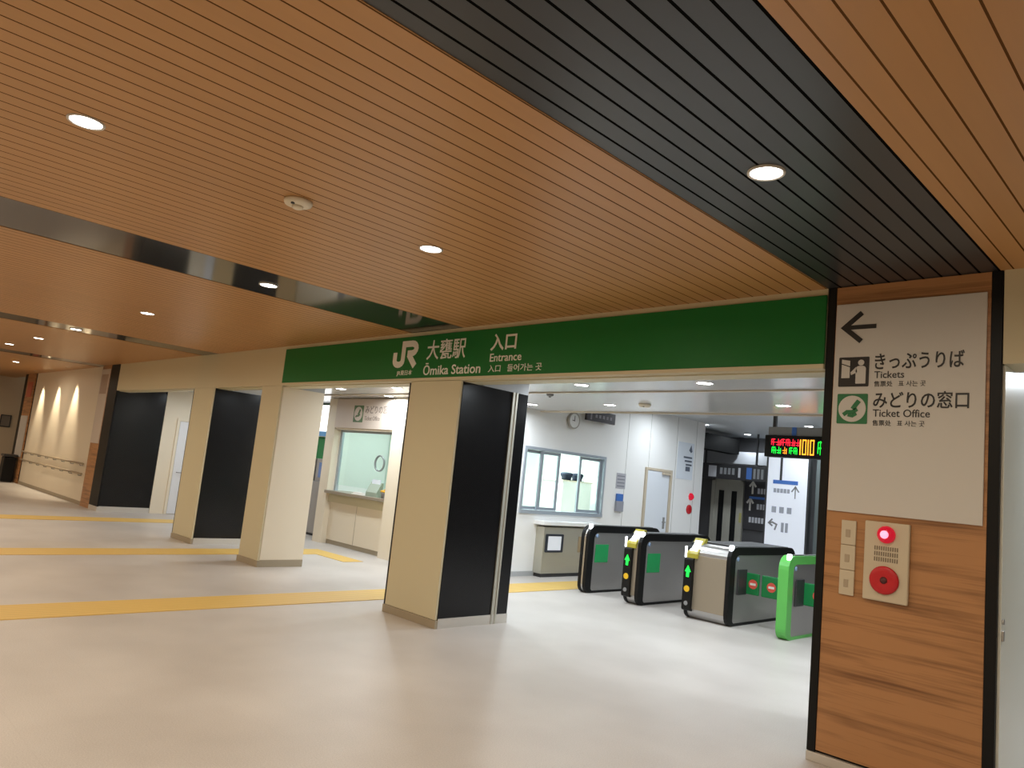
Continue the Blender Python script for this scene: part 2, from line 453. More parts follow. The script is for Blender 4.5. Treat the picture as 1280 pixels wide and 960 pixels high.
# ---- tactile paving
def tactile(boxes, label):
    mb = MB()
    for x0, x1, y0, y1 in boxes: mb.box(x0, x1, y0, y1, -0.001, 0.006)
    tag(mb.build('tactile_paving', M_TACT), label, 'tactile paving', 'yellow guide strips across the floor')
tactile([(-8.12, -7.52, -5.9, 12.5)], 'yellow guide strip passing left of the large black sided column')
tactile([(-11.85, -11.25, -5.9, 7.2), (-11.25, -10.4, 6.82, 7.2)], 'yellow guide strip that turns at the ticket office counter')
tactile([(-16.2, -15.55, -5.9, 8.0)], 'farthest yellow guide strip into the leftmost opening')

# ================================================================== DOWNLIGHTS
def lamp(name, loc, w, col, size, parent):
    ld = bpy.data.lights.new(name, 'AREA'); ld.shape = 'DISK'; ld.size = size; ld.energy = w; ld.color = col; ld.spread = math.radians(172)
    o = bpy.data.objects.new(name, ld); COL.objects.link(o); o.location = Vector(loc) - origin_of(parent); o.parent = parent
    return o
def downlight(z, r, lens, w, col, label, group, x, y):
    t = thing('downlight', (x, y, z), label, 'ceiling light', group)
    MB().lathe((x, y, z), [(r, .03), (r + .012, .03), (r + .014, -.001), (r + .012, -.006), (r + .004, -.007), (r, -.002)], 28).build('trim_ring', M_RING, t, True)
    MB().cyl((x, y, z - .0025), r - .001, .01, 'z', 28).build('lens', lens, t)
    lamp('lamp', (x, y, z - .006), w, col, 2 * r * .92, t)
    return t
GH = 'downlights in the hall ceiling'
d0 = downlight(ZC, .075, M_LENS, HALL_W, HALL_C, 'round downlight at upper left of the wood ceiling, largest of the lit discs there', GH, -4.15, 0.87)
for x, y, lb in [(-4.15, 3.12, 'round downlight in wood ceiling above the station lettering, beyond the smoke detector'),
                 (-1.62, 3.14, 'round downlight in the wide black slatted ceiling strip'),
                 (-6.57, 3.09, 'downlight set in the narrow glossy black ceiling strip'),
                 (-9.78, 3.08, 'downlight in the wood ceiling just beyond the glossy black strip'),
                 (-12.80, 3.05, 'downlight in the thin far dark ceiling strip'),
                 (-15.10, 3.05, 'downlight in wood ceiling just beyond the thin far dark strip'),
                 (-17.15, 3.0, 'downlight at the far left edge of the wood ceiling'),
                 (-21.7, 4.0, 'small far downlight close to the far end wall of the hall')]:
    dup(d0, (x, y, ZC), lb)
for x in (0.9, -1.62, -4.15, -6.57, -9.7, -12.8, -15.1, -17.15, -21.7):  # unseen rows carrying on the grid, added to light the hall
    for y in (0.87 if x > -5 else 0.6, -1.4, -3.7):
        if (x, y) != (-4.15, 0.87): dup(d0, (x, y, ZC), 'unseen downlight added outside the picture', 'downlights outside the picture')
for y in (3.1,): dup(d0, (0.9, y, ZC), 'unseen downlight added outside the picture', 'downlights outside the picture')
for x, y in ((-24.2, .87), (-24.2, -1.4), (-26.5, .87), (-26.8, -1.4), (-26.6, 3.0)): dup(d0, (x, y, ZC), 'unseen downlight added outside the picture', 'downlights outside the picture')  # extra downlights added only to brighten the far left end
# wall washers above the handrail wall
GW = 'wall washers above the handrail wall'
def washer(x, lb):
    t = thing('wall_washer', (x, 4.93, ZC), lb, 'wall light', GW)
    MB().lathe((x, 4.93, ZC), [(.05, .03), (.06, .03), (.062, -.002), (.05, -.004)], 20).build('trim_ring', M_RING, t, True)
    MB().cyl((x, 4.93, ZC - .002), .049, .01, 'z', 20).build('lens', M_LENS, t)
    ld = bpy.data.lights.new('washer_lamp', 'SPOT'); ld.energy = 230; ld.color = (1, .86, .62); ld.spot_size = math.radians(52); ld.spot_blend = .9; ld.shadow_soft_size = .04
    o = bpy.data.objects.new('washer_lamp', ld); COL.objects.link(o); o.location = (0, 0, -.02); o.parent = t
    o.rotation_euler = (math.radians(9), 0, 0)
for x, lb in ((-20.75, 'wall washer lighting the handrail wall, closest to the wood clad pillar'), (-22.4, 'wall washer lighting the middle of the handrail wall'), (-24.05, 'wall washer lighting the far end of the handrail wall')): washer(x, lb)
# concourse lamps
GC = 'downlights in the concourse ceiling'
c0 = downlight(2.825, .085, M_LENS2, CON_W, CON_C, 'concourse downlight above the gates, under the middle of the green sign', GC, -5.72, 6.79)
for x, y, z, lb in [(-4.07, 6.83, 2.825, 'concourse downlight under the right part of the green sign band'),
                    (-6.63, 8.55, 2.825, 'concourse downlight next to the dark sign over the window'),
                    (-4.0, 8.54, 2.825, 'concourse downlight above the green gate, near the departure board'),
                    (-10.98, 6.71, 2.825, 'concourse downlight over the left end of the ticket office counter'),
                    (-9.4, 6.74, 2.825, 'concourse downlight beside the black edged column, upper of the pair'),
                    (-10.75, 7.55, 2.825, 'concourse downlight right over the ticket office sign, lower of the pair'),
                    (-8.94, 15.15, 3.28, 'far concourse downlight at the top corner of the white office wall'),
                    (-8.94, 17.2, 3.28, 'far concourse downlight in front of the elevator'),
                    (-6.44, 14.97, 3.28, 'far concourse downlight above the departure board')]:
    dup(c0, (x, y, z), lb)
for x, y, z in [(-2.4, 6.8, 2.825), (-0.7, 6.8, 2.825), (-7.35, 6.8, 2.825), (-2.0, 8.54, 2.825), (-8.2, 8.55, 2.825), (-13.9, 6.8, 2.825), (-16, 6.8, 2.825), (-6.44, 11.2, 3.28), (-4.0, 12.1, 3.28), (-7.9, 12.6, 3.28), (-5.2, 13.2, 3.28), (-1.5, 12, 3.28), (0.9, 7.5, 2.825)]:  # unseen downlights added at like spacing for more concourse light
    dup(c0, (x, y, z), 'unseen concourse downlight added for its light', 'concourse downlights hidden from the picture')
# office lamps: two ceiling panels
for x, y, ow in ((-11.3, 8.75, 0.7), (-10.4, 10.6, 3.0)):
    zz = 2.80
    t = thing('office_light', (x, y, zz), 'rectangular ceiling light inside the ticket office', 'ceiling light', 'office ceiling lights')
    MB().box(x - .62, x + .62, y - .16, y + .16, zz - .05, zz + .02).build('housing', M_LETW, t)
    MB().box(x - .58, x + .58, y - .12, y + .12, zz - .056, zz - .049).build('diffuser', mat('office_diffuser', (1, 1, 1), .5, emit=(.85, 1, .97), estr=4.0), t)
    ld = bpy.data.lights.new('office_lamp', 'AREA'); ld.shape = 'RECTANGLE'; ld.size = 1.1; ld.size_y = .22; ld.energy = OFF_W * ow; ld.color = OFF_C
    o = bpy.data.objects.new('office_lamp', ld); COL.objects.link(o); o.location = (0, 0, -.06); o.parent = t

# smoke detector
sd = thing('smoke_detector', (-4.16, 2.07, ZC), 'round cream smoke detector on the wood ceiling between two downlights', 'smoke detector')
MB().lathe((-4.16, 2.07, ZC), [(.085, .0), (.088, -.012), (.082, -.028), (.06, -.036), (.0, -.037)], 28).build('base', mat('detector_cream', (.78, .70, .55), .5), sd, True)
MB().lathe((-4.16, 2.07, ZC - .036), [(.035, .0), (.033, -.014), (.02, -.02), (.0, -.021)], 20).build('sensor_head', mat('detector_cream', (0, 0, 0)), sd, True)
MB().cyl((-4.13, 2.02, ZC - .041), .012, .008, 'z', 12).build('indicator', M_DARK, sd)

cs = thing('smoke_detector', (-5.95, 8.45, 2.825), 'beige smoke detector on the white concourse ceiling between two downlights', 'smoke detector')
MB().lathe((-5.95, 8.45, 2.825), [(.085, .0), (.088, -.012), (.08, -.028), (.055, -.045), (.0, -.047)], 24).build('base', MATS['detector_cream'], cs, True)
MB().cyl((-5.93, 8.40, 2.825 - .047), .012, .012, 'z', 12).build('indicator', M_DARK, cs)
cn = thing('ceiling_sensor', (-6.87, 7.5, 2.825), 'tiny dark sensor on the white concourse ceiling near the black column', 'sensor')
MB().lathe((-6.87, 7.5, 2.825), [(.05, 0), (.05, -.02), (.03, -.035), (.0, -.036)], 20).build('housing', M_GRAY, cn, True)
MB().cyl((-6.87, 7.5, 2.825 - .044), .015, .01, 'z', 12).build('eye', M_DARK, cn)

# ================================================================== GREEN STATION SIGN
sg = thing('station_sign', (-6.1, YF, 2.66), 'long green sign band with white station lettering above the openings', 'sign')
MB().box(-10.02, -2.126, YF - .022, YF - .001, 2.655, 3.155, .003).build('sign_panel', M_GREEN, sg)
MB().box(-10.02, -2.126, YF - .024, YF - .001, 2.622, 2.654).build('lower_trim', M_CREAM, sg)
PS = YF - .0215
def arc(cx, cy, rx, ry, a0, a1, n=8): return [(cx + rx * math.cos(math.radians(a0 + (a1 - a0) * i / n)), cy + ry * math.sin(math.radians(a0 + (a1 - a0) * i / n))) for i in range(n + 1)]
def emblem(f, u0, u1, v0, v1):
    W, H = u1 - u0, v1 - v0
    J = [(0, .60), (0, .26)] + arc(.20, .26, .20, .18, 180, 360)[1:] + [(.40, .93), (.80, .93)] + arc(.80, .73, .20, .20, 90, -90)[1:] + [(.60, .53)]
    mb = MB(); q = lambda P: [(u0 + W * (.08 + .84 * x), v0 + H * y) for x, y in P]
    mb.stroke(q(J), W * .155, f); mb.stroke(q([(.66, .50), (1.0, 0.0)]), W * .165, f, 0.0, 0.0034)
    return mb
emblem(FACE['-y'](PS), -7.31, -6.83, 2.80, 3.09).build('emblem', M_LETW, sg)
lettering('lettering', 'JR東日本', (-7.20, -6.90, 2.685, 2.755), '-y', PS, M_LETW, sg, .01)
lettering('lettering', '大甕駅', (-6.66, -5.99, 2.86, 3.09), '-y', PS, M_LETW, sg, .007)
lettering('lettering', 'Ōmika Station', (-6.69, -5.72, 2.685, 2.825), '-y', PS, M_LETW, sg, .012)
lettering('lettering', '入口', (-5.60, -5.22, 2.915, 3.095), '-y', PS, M_LETW, sg, .02)
lettering('lettering', 'Entrance', (-5.59, -5.13, 2.80, 2.885), '-y', PS, M_LETW, sg, .008)
lettering('lettering', '入口   들어가는 곳', (-5.60, -4.84, 2.69, 2.765), '-y', PS, M_LETW, sg, .004)

# ================================================================== DIRECTION BOARD
db = thing('direction_board', (-1.6, YF, 1.64), 'white direction board with arrow and two pictograms on the wood clad pillar', 'sign')
PB = YF - .012
MB().box(-2.055, -1.14, YF - .012, YF + .0015, 1.64, 3.075, .003).build('board', M_BOARD, db)
fb = FACE['-y'](PB)
ar = MB(); ar.stroke([(-1.995, 2.905), (-1.785, 2.905)], .03, fb); ar.stroke([(-1.88, 3.005), (-1.995, 2.905), (-1.88, 2.805)], .034, fb, 0.0, 0.0036)
ar.build('arrow', M_LETK, db)
# ticket pictogram
tk = MB().prism(rrect(-2.02, -1.82, 2.49, 2.695, .006, 2), 'y', PB - .003, PB).build('pictogram', M_LETK, db)
pw = MB()
pw.prism([(-2.0, 2.55), (-1.945, 2.55), (-1.945, 2.625), (-2.0, 2.645)], 'y', PB - .006, PB - .003)
pw.prism([(-2.0, 2.652), (-1.945, 2.632), (-1.945, 2.67), (-2.0, 2.68)], 'y', PB - .006, PB - .003)
pw.prism(circle(-1.872, 2.655, .02), 'y', PB - .006, PB - .003)
pw.prism(rrect(-1.905, -1.84, 2.51, 2.632, [.004, .02, .02, .004], 4), 'y', PB - .006, PB - .003)
pw.prism([(-1.905, 2.625), (-1.895, 2.59), (-1.935, 2.57), (-1.94, 2.588)], 'y', PB - .006, PB - .003)
pw.build('figure', M_BOARD, tk)
# ticket office pictogram: green square, white disc, green seated figure
gp = MB().prism(rrect(-2.02, -1.82, 2.235, 2.44, .006, 2), 'y', PB - .003, PB).build('pictogram', M_PICG, db)
MB().prism(circle(-1.92, 2.3375, .090, 32), 'y', PB - .005, PB - .003).build('disc', M_BOARD, gp)
ms = MB(); f2 = FACE['-y'](PB - .005)
ms.stroke([(-1.875, 2.392), (-1.895, 2.365), (-1.915, 2.335)], .030, f2); ms.stroke([(-1.975, 2.295), (-1.95, 2.315), (-1.915, 2.315), (-1.885, 2.335)], .026, f2)
ms.stroke([(-1.945, 2.295), (-1.915, 2.288), (-1.89, 2.305)], .022, f2)
ms.build('figure', M_PICG, gp)
lettering('lettering', 'きっぷうりば', (-1.785, -1.255, 2.605, 2.715), '-y', PB, M_LETK, db, .012)
lettering('lettering', 'Tickets', (-1.785, -1.60, 2.545, 2.592), '-y', PB, M_LETK, db, .004)
lettering('lettering', '售票处   표 사는 곳', (-1.785, -1.47, 2.488, 2.526), '-y', PB, M_LETK, db)
lettering('lettering', 'みどりの窓口', (-1.785, -1.225, 2.345, 2.455), '-y', PB, M_LETK, db, .012)
lettering('lettering', 'Ticket Office', (-1.785, -1.44, 2.285, 2.335), '-y', PB, M_LETK, db, .004)
lettering('lettering', '售票处   표 사는 곳', (-1.785, -1.47, 2.225, 2.263), '-y', PB, M_LETK, db)

# ================================================================== FIRE ALARM AND NARROW PLATE ON THE PILLAR
YW = YF + .0015
fa = thing('fire_alarm', (-1.665, YW, 1.10), 'cream fire alarm panel with lit red lamp and red button on the wood clad pillar', 'fire alarm')
MB().box(-1.80, -1.53, YW - .03, YW, 1.10, 1.60, .008).build('plate', M_PLASTIC, fa)
lm = MB().lathe((-1.665, YW - .03, 1.522), [(.055, 0), (.055, -.012), (.046, -.03), (.026, -.042), (.0, -.045)], 28, 'y').build('alarm_lamp', M_REDLIT, fa, True)
MB().lathe((-1.665, YW - .073, 1.522), [(.026, 0), (.022, -.007), (.0, -.009)], 16, 'y').build('bulb', M_REDCORE, lm, True)
gr = MB()
for r in range(3):
    for q in range(11): gr.box(-1.735 + q * .0135, -1.728 + q * .0135, YW - .032, YW - .0295, 1.42 - r * .035, 1.446 - r * .035)
gr.build('speaker_grille', mat('grille_brown', (.20, .16, .11), .6), fa)
bt = MB().lathe((-1.668, YW - .03, 1.235), [(.088, 0), (.088, -.012), (.080, -.02), (.05, -.016), (.0, -.014)], 32, 'y').build('call_button', M_RED, fa, True)
MB().lathe((-1.668, YW - .042, 1.235), [(.022, 0), (.022, -.006), (.0, -.008)], 16, 'y').build('button_center', mat('button_dark', (.10, .02, .02), .4), bt, True)
np_ = thing('wall_plate', (-1.905, YW, 1.1), 'tall narrow cream plate of stacked covers beside the fire alarm panel', 'wall plate')
for i in range(3):
    z0 = 1.10 + i * .163
    pt = MB().box(-1.955, -1.86, YW - .014, YW, z0, z0 + .160, .004).build('cover', M_PLASTIC, np_)
    MB().box(-1.925, -1.895, YW - .017, YW - .0135, z0 + .05, z0 + .10, .002).build('socket', mat('socket_tan', (.42, .34, .24), .5), pt)

# ================================================================== TICKET GATES
GY = 9.05; GL = 1.95; GZ = 1.02
def gate(x1, w, label, display, sticker, trimcol=M_EDGE, name='ticket_gate', flaps=(), green=False):
    x0 = x1 - w
    t = thing(name, (x1 - w / 2, GY + GL / 2, 0), label, 'ticket gate', 'row of ticket gates')
    out = rrect(GY, GY + GL, 0.0, GZ, [.13, .17, .17, .13], 6)
    out = [(y, z) for y, z in out]
    inn = rrect(GY + .14, GY + GL - .14, 0.035, GZ - .105, [.02, .09, .09, .05], 6)
    bod = rrect(GY + .012, GY + GL - .012, 0.0, GZ - .012, [.13, .165, .165, .13], 6)
    MB().prism(bod, 'x', x0 + .012, x1 - .008).build('body', M_STEEL, t)
    MB().box(x0 + .03, x1 - .03, GY + .16, GY + GL - .16, 0.0, .03).build('foot', M_DARK, t)
    if not green: MB().box(x0 + .06, x1 - .058, GY + .001, GY + .02, .13, .845, .004).build('end_panel', mat('end_tan', (.36, .30, .22), .45, metal=.4), t)
    tr = .055 if not green else w * .5
    MB().ring(out, inn, 'x', x1 - tr, x1).build('side_trim', trimcol, t)
    MB().ring(out, inn, 'x', x0, x0 + tr - (.004 if not green else 0.0)).build('side_trim', trimcol, t)
    MB().box(x0 + .03, x1 - .03, GY + .20, GY + GL - .2, GZ - .012, GZ + .008, .004).build('top_cover', M_DARK, t)
    # small blue-white sensor in the upper front corner of the flank
    MB().lathe((x1 - .008, GY + .21, .865), [(.03, 0), (.028, .012), (.0, .014)], 16, 'x').build('sensor', mat('sensor_blue', (.30, .42, .62), .25), t, True)
    lp_ = MB().box(x1 - .05, x1 - .005, GY + .03, GY + .10, GZ - .055, GZ + .022, .012, 3).build('guide_lamp', mat('gate_lamp', (1, 1, 1), .3, emit=(.9, .96, 1), estr=2.2), t)
    if display:
        a0, a1 = x0 - .004, x0 + .125
        dp = MB().prism(rrect(GY - .05, GY + .03, 0.10, 0.80, [.02, .02, .03, .04], 4), 'x', a0, a1).build('display', M_EDGE, t)
        fd = FACE['-y'](GY - .05); cx = (a0 + a1) / 2
        am = MB().prism([(cx - .045, .615), (cx, .70), (cx + .045, .615), (cx + .02, .615), (cx + .02, .545), (cx - .02, .545), (cx - .02, .615)], 'y', GY - .054, GY - .05)
        am.build('arrow', mat('arrow_green', (0, .6, .05), .4, emit=(0.01, 1.0, .06), estr=1.6), dp)
        MB().prism(circle(cx, .39, .042, 20), 'y', GY - .054, GY - .05).build('mark', mat('mark_yellow', (.5, .3, .01), .4, emit=(.55, .33, .01), estr=.55), dp)
        MB().prism(circle(cx, .20, .03, 16), 'y', GY - .054, GY - .05).build('sensor', M_GRAY, dp)
        # sloping card reader in yellow with a pale pad
        rd = MB().prism([(GY - .03, .80), (GY + .02, .80), (GY + .22, GZ + .01), (GY + .22, GZ + .045), (GY + .17, GZ + .045), (GY - .03, .86)], 'x', a0 + .02, a1 + .05).build('card_reader', mat('reader_yellow', (.42, .36, .04), .4), t)
        MB().prism([(GY + .0, .894), (GY + .13, GZ + .008), (GY + .127, GZ + .015), (GY - .003, .90)], 'x', a0 + .045, a1 + .025).build('reader_pad', mat('gate_lamp', (1, 1, 1)), rd)
        MB().box(a0 - .006, a0 + .02, GY - .045, GY - .02, .80, .95, .006).build('post_lamp', mat('gate_lamp', (1, 1, 1)), t)
    if sticker:
        MB().box(x1 - .009, x1 - .003, GY + .19, GY + .52, .46, .735, .003).build('green_sticker', mat('sticker_green', (.01, .36, .10), .5), t)
    if flaps:
        MB().box(x1 - .009, x1 + .012, GY + .22, GY + .46, .40, .73, .006).build('flap_housing', M_DARK, t)
    for (fx0, fx1, fy) in flaps:
        fp = MB().box(fx0, fx1, fy, fy + .035, .41, .69, .012).build('flap', mat('flap_green', (.005, .20, .05), .45), t)
        m = MB().prism(circle((fx0 + fx1) / 2 + .01, .55, .062, 20), 'y', fy - .003, fy).build('stop_mark', mat('stop_red', (.75, .10, .07), .5), fp)
        MB().box((fx0 + fx1) / 2 - .03, (fx0 + fx1) / 2 + .05, fy - .005, fy - .003, .535, .565).build('stop_bar', M_LETW, m)
    return t
gate(-7.20, .15, 'black trimmed steel ticket gate next to the steel counter below the office window', False, True)
gate(-6.235, .25, 'steel ticket gate with green arrow display and green flank sticker', True, True)
gate(-4.83, .65, 'broad steel ticket gate with green arrow and wide tan end face', True, False, flaps=[(-4.83, -4.645, 9.50)])
gate(-4.05, .13, 'bright green framed ticket gate half hidden by the wood clad pillar', False, False, mat('gate_green', (.12, .50, .10), .35), flaps=[(-4.05, -3.70, 9.50)], green=True)
g5 = [o for o in bpy.data.objects if o.get('label', '').startswith('bright green')][0]
fp = MB().box(-4.61, -4.185, 9.50, 9.535, .41, .69, .012).build('flap', MATS['flap_green'], g5)
mk = MB().prism(circle(-4.47, .55, .062, 20), 'y', 9.497, 9.50).build('stop_mark', MATS['stop_red'], fp)
MB().box(-4.51, -4.43, 9.495, 9.497, .535, .565).build('stop_bar', M_LETW, mk)

# ================================================================== OFFICE WINDOW, COUNTER BOX, WALL THINGS (x = -8.75)
w1 = thing('window_1', (-8.81, 10.2, 1.05), 'aluminium sliding office window with one pane open beside the gates', 'window'); w1['kind'] = 'structure'
fr = MB()
fr.box(WX0, WX1 + .02, 9.05, 11.3, 2.14, 2.19).box(WX0, WX1 + .03, 9.05, 11.3, 1.05, 1.11).box(WX0, WX1 + .02, 9.05, 9.10, 1.11, 2.14).box(WX0, WX1 + .02, 11.25, 11.3, 1.11, 2.14)
fr.build('window_frame', M_ALU, w1)
def sash(ya, yb, xo):
    s = MB(); x0, x1 = WX0 + xo, WX0 + xo + .03
    s.box(x0, x1, ya, ya + .055, 1.115, 2.135).box(x0, x1, yb - .055, yb, 1.115, 2.135).box(x0, x1, ya + .055, yb - .055, 1.115, 1.165).box(x0, x1, ya + .055, yb - .055, 2.085, 2.135)
    o = s.build('sash', M_ALU, w1)
    MB().box(x0 + .012, x0 + .018, ya + .055, yb - .055, 1.165, 2.085).build('pane', M_GLASS, o)
sash(9.105, 9.62, .02); sash(9.50, 10.02, .065); sash(10.60, 11.245, .04)
# inside the office: shelf with two dark caps
sh = thing('cap_shelf', (-9.75, 11.5, 0), 'pale shelf unit seen through the open office window, holding two dark caps', 'shelf')
MB().box(-10.15, -9.6, 11.1, 12.0, .0, 1.655).build('cabinet', M_LETW, sh)
MB().box(-10.15, -9.58, 11.08, 12.02, 1.656, 1.68).build('shelf_board', mat('pale_wood', (.70, .60, .45), .5), sh)
capmat = M_NAVY
def cap(y, lb):
    t = thing('cap', (-9.72, y, 1.68), lb, 'cap', 'caps on the office shelf')
    MB().lathe((-9.72, y, 1.68), [(.098, 0), (.10, .05), (.125, .10), (.13, .125), (.10, .15), (.0, .158)], 22).build('crown', capmat, t, True)
    MB().prism([(-9.72 + .095 * math.cos(a), y + .095 * math.sin(a)) for a in [PI * (-.45 + .9 * i / 8) for i in range(9)]] + [(-9.72 + .165 * math.cos(a), y + .12 * math.sin(a)) for a in [PI * (.45 - .9 * i / 8) for i in range(9)]], 'z', 1.682, 1.69).build('visor', M_EDGE, t)
cap(11.33, 'dark cap on the office shelf seen through the open window, beside the closed sash'); cap(11.66, 'dark cap on the office shelf, the one next to the sliding frame')
wb = thing('steel_counter', (-8.66, 10.1, 0), 'low steel counter cabinet with a small screen below the office window', 'counter')
MB().box(-8.749, -8.56, 9.53, 10.95, 0.06, .845, .004).build('cabinet', M_STEEL2, wb)
MB().box(-8.749, -8.575, 9.55, 10.93, 0.0, .06).build('plinth', M_DARK, wb)
MB().box(-8.749, -8.50, 9.45, 11.1, .88, .945, .006).build('ledge', M_WHITE, wb)
sc_ = MB().ring(rrect(9.58, 10.04, .42, .73, .02, 3), rrect(9.635, 9.985, .455, .695, .01, 3), 'x', -8.561, -8.545).build('screen_frame', mat('frame_navy', (.03, .035, .05), .35), wb)
MB().box(-8.559, -8.55, 9.635, 9.985, .455, .695).build('screen', mat('screen_white', (.7, .72, .76), .3, emit=(.75, .8, .9), estr=.25), sc_)
MB().box(-8.561, -8.553, 10.46, 10.72, .42, .70, .003).build('brown_plate', mat('plate_brown', (.36, .27, .16), .45), wb)
# round clock and dark hanging sign
ck = thing('wall_clock', (-8.7, 10.22, 2.62), 'round pale clock on the white wall above the office window', 'clock')
MB().lathe((-8.75, 10.22, 2.76), [(.15, 0), (.155, .03), (.15, .055), (.135, .06), (.13, .05), (.0, .05)], 30, 'x').build('case', mat('clock_case', (.42, .40, .36), .4), ck, True)
MB().lathe((-8.699, 10.22, 2.76), [(.128, 0), (.128, .002), (.0, .003)], 30, 'x').build('dial', M_WHITE, ck)
MB().box(-8.696, -8.692, 10.214, 10.226, 2.75, 2.85).box(-8.696, -8.692, 10.16, 10.22, 2.754, 2.766).build('hands', M_LETK, ck)
hs = thing('hanging_sign', (-8.63, 11.0, 2.80), 'dark hanging sign above the right pane of the office window', 'sign')
MB().box(-8.66, -8.60, 10.45, 11.30, 2.81, 3.01, .005).build('sign_box', mat('sign_dark', (.03, .022, .026), .4), hs)
for y in (10.65, 11.1): MB().box(-8.64, -8.62, y, y + .02, 3.0, 3.28).build('hanger', M_GRAY, hs)
strp = MB(); strp.box(-8.60, -8.598, 10.55, 10.59, 2.83, 2.98)
for i in range(5): strp.box(-8.60, -8.598, 10.69 + i * .11, 10.75 + i * .11, 2.88, 2.94)
strp.build('lettering', mat('faint_print', (.22, .20, .22), .5), hs)
# notices on the wall between window and door
def notice(name, y0, y1, z0, z1, m, label, cat, th=.006):
    return tag(MB().box(WX1 + .0005, WX1 + th, y0, y1, z0, z1, .001).build(name, m), label, cat)
n1 = thing('wall_notice', (-8.745, 11.8, 1.6), 'small gray notice sheet on the white wall beside the office window', 'notice')
MB().box(WX1 + .0005, WX1 + .006, 11.68, 11.98, 1.62, 1.92).build('sheet', mat('notice_gray', (.42, .42, .46), .5), n1)
nn = MB()
for i in range(4): nn.box(WX1 + .006, WX1 + .0075, 11.71, 11.95, 1.66 + i * .065, 1.68 + i * .065)
nn.build('printed_marking', mat('faint_gray', (.2, .2, .24), .5), n1)
n2 = thing('leaflet_box', (-8.72, 11.8, 1.18), 'small blue topped leaflet box on the white wall under the gray notice', 'leaflet box')
MB().box(WX1 + .0005, WX1 + .05, 11.70, 11.92, 1.18, 1.38, .004).build('box', mat('leaf_gray', (.30, .31, .36), .5), n2)
MB().box(WX1 + .0005, WX1 + .035, 11.71, 11.91, 1.38, 1.52, .003).build('leaflet', M_BLUE, n2)
po = thing('poster', (-8.745, 14.1, 1.96), 'pale blue poster with dark print high on the white wall beyond the door', 'poster')
MB().box(WX1 + .0005, WX1 + .008, 13.78, 14.42, 1.96, 2.76).build('sheet', M_PAPER, po)
pm = MB().prism([(14.22, 2.60), (14.30, 2.72), (14.36, 2.58), (14.30, 2.55)], 'x', WX1 + .008, WX1 + .0095)
for i in range(3): pm.box(WX1 + .008, WX1 + .0095, 14.02 + .05 * i, 14.36, 2.42 - i * .08, 2.46 - i * .08)
pm.box(WX1 + .008, WX1 + .0095, 14.12, 14.30, 2.14, 2.24)
pm.build('printed_marking', mat('print_slate', (.10, .12, .16), .5), po)
# staff door
dr = thing('door_1', (-8.74, 13.2, 0), 'white staff door with beige frame in the office wall behind the gates', 'door'); dr['kind'] = 'structure'
MB().box(WX1 + .0005, WX1 + .022, 12.70, 13.50, 0.01, 2.05, .003).build('door_leaf', mat('door_white', (.74, .78, .84), .4), dr)
MB().box(WX1 + .0005, WX1 + .03, 12.62, 13.60, 2.06, 2.11).box(WX1 + .0005, WX1 + .03, 13.51, 13.60, 0, 2.06).box(WX1 + .0005, WX1 + .03, 12.62, 12.69, 0, 2.06).build('door_frame', M_BEIGE, dr)
MB().box(WX1 + .022, WX1 + .035, 13.36, 13.42, .88, 1.12, .004).tube([(WX1 + .035, 13.39, 1.02), (WX1 + .07, 13.39, 1.02), (WX1 + .07, 13.28, 1.02)], .01).build('door_handle', M_GRAY, dr)
MB().box(WX1 + .03, WX1 + .07, 13.20, 13.50, 2.0, 2.05, .004).build('door_closer', M_BEIGE, dr)
# red fire point
fe = thing('fire_point', (-8.74, 14.4, 1.25), 'pair of red fire alarm discs on the edge of the white office wall', 'fire alarm')
MB().lathe((-8.75, 14.42, 1.60), [(.08, 0), (.078, .03), (.05, .06), (.0, .07)], 22, 'x').build('alarm_lamp', M_REDLIT, fe, True)
MB().lathe((-8.75, 14.38, 1.32), [(.10, 0), (.10, .02), (.08, .03), (.0, .026)], 22, 'x').build('call_button', M_RED, fe, True)

# ================================================================== DEPARTURE BOARD AND FAR SIGNS
lb = thing('departure_board', (-4.7, 11.0, 2.36), 'hanging departure board with red, green and orange lit characters beyond the gates', 'departure board')
MB().box(-5.42, -3.9, 11.0, 11.18, 2.36, 2.70, .01).build('casing', M_EDGE, lb)
for x in (-5.33, -4.05): MB().box(x, x + .05, 11.06, 11.11, 2.70, 3.28).build('hanger', M_DARK, lb)
def led(name, col, boxes):
    mb = MB(); boxes = [(-5.31 + (a + 5.40) * .77, -5.31 + (b + 5.40) * .77, c, d) for a, b, c, d in boxes]
    for u0, u1, v0, v1 in boxes: mb.box(u0, u1, 10.997, 11.0, v0, v1)
    mb.build(name, mat('led_' + name, col, .5, emit=col, estr=1.5), lb)
def glyphs(u, n, w, v0, h, gap):
    out = []
    for i in range(n):
        a = u + i * (w + gap); k = random.randint(0, 2)
        out += [(a, a + w, v0 + h * .44, v0 + h * .54), (a + w * .45, a + w * .57, v0, v0 + h)]
        if k != 0: out += [(a, a + w * .14, v0 + h * .1, v0 + h * .9)]
        if k != 1: out += [(a + w * .86, a + w, v0, v0 + h * .8)]
        out += [(a + w * .1, a + w * .9, v0 + h * (.86 if k else .1), v0 + h * (.96 if k else .2))]
    return out
led('red_row', (1.0, .02, .05), glyphs(-5.40, 6, .088, 2.535, .11, .013))
led('green_row', (0.01, .85, .06), glyphs(-5.385, 2, .088, 2.41, .11, .016) + glyphs(-5.02, 2, .075, 2.41, .11, .014))
led('orange_mark', (1.0, .30, .02), glyphs(-5.16, 1, .09, 2.41, .11, .01))
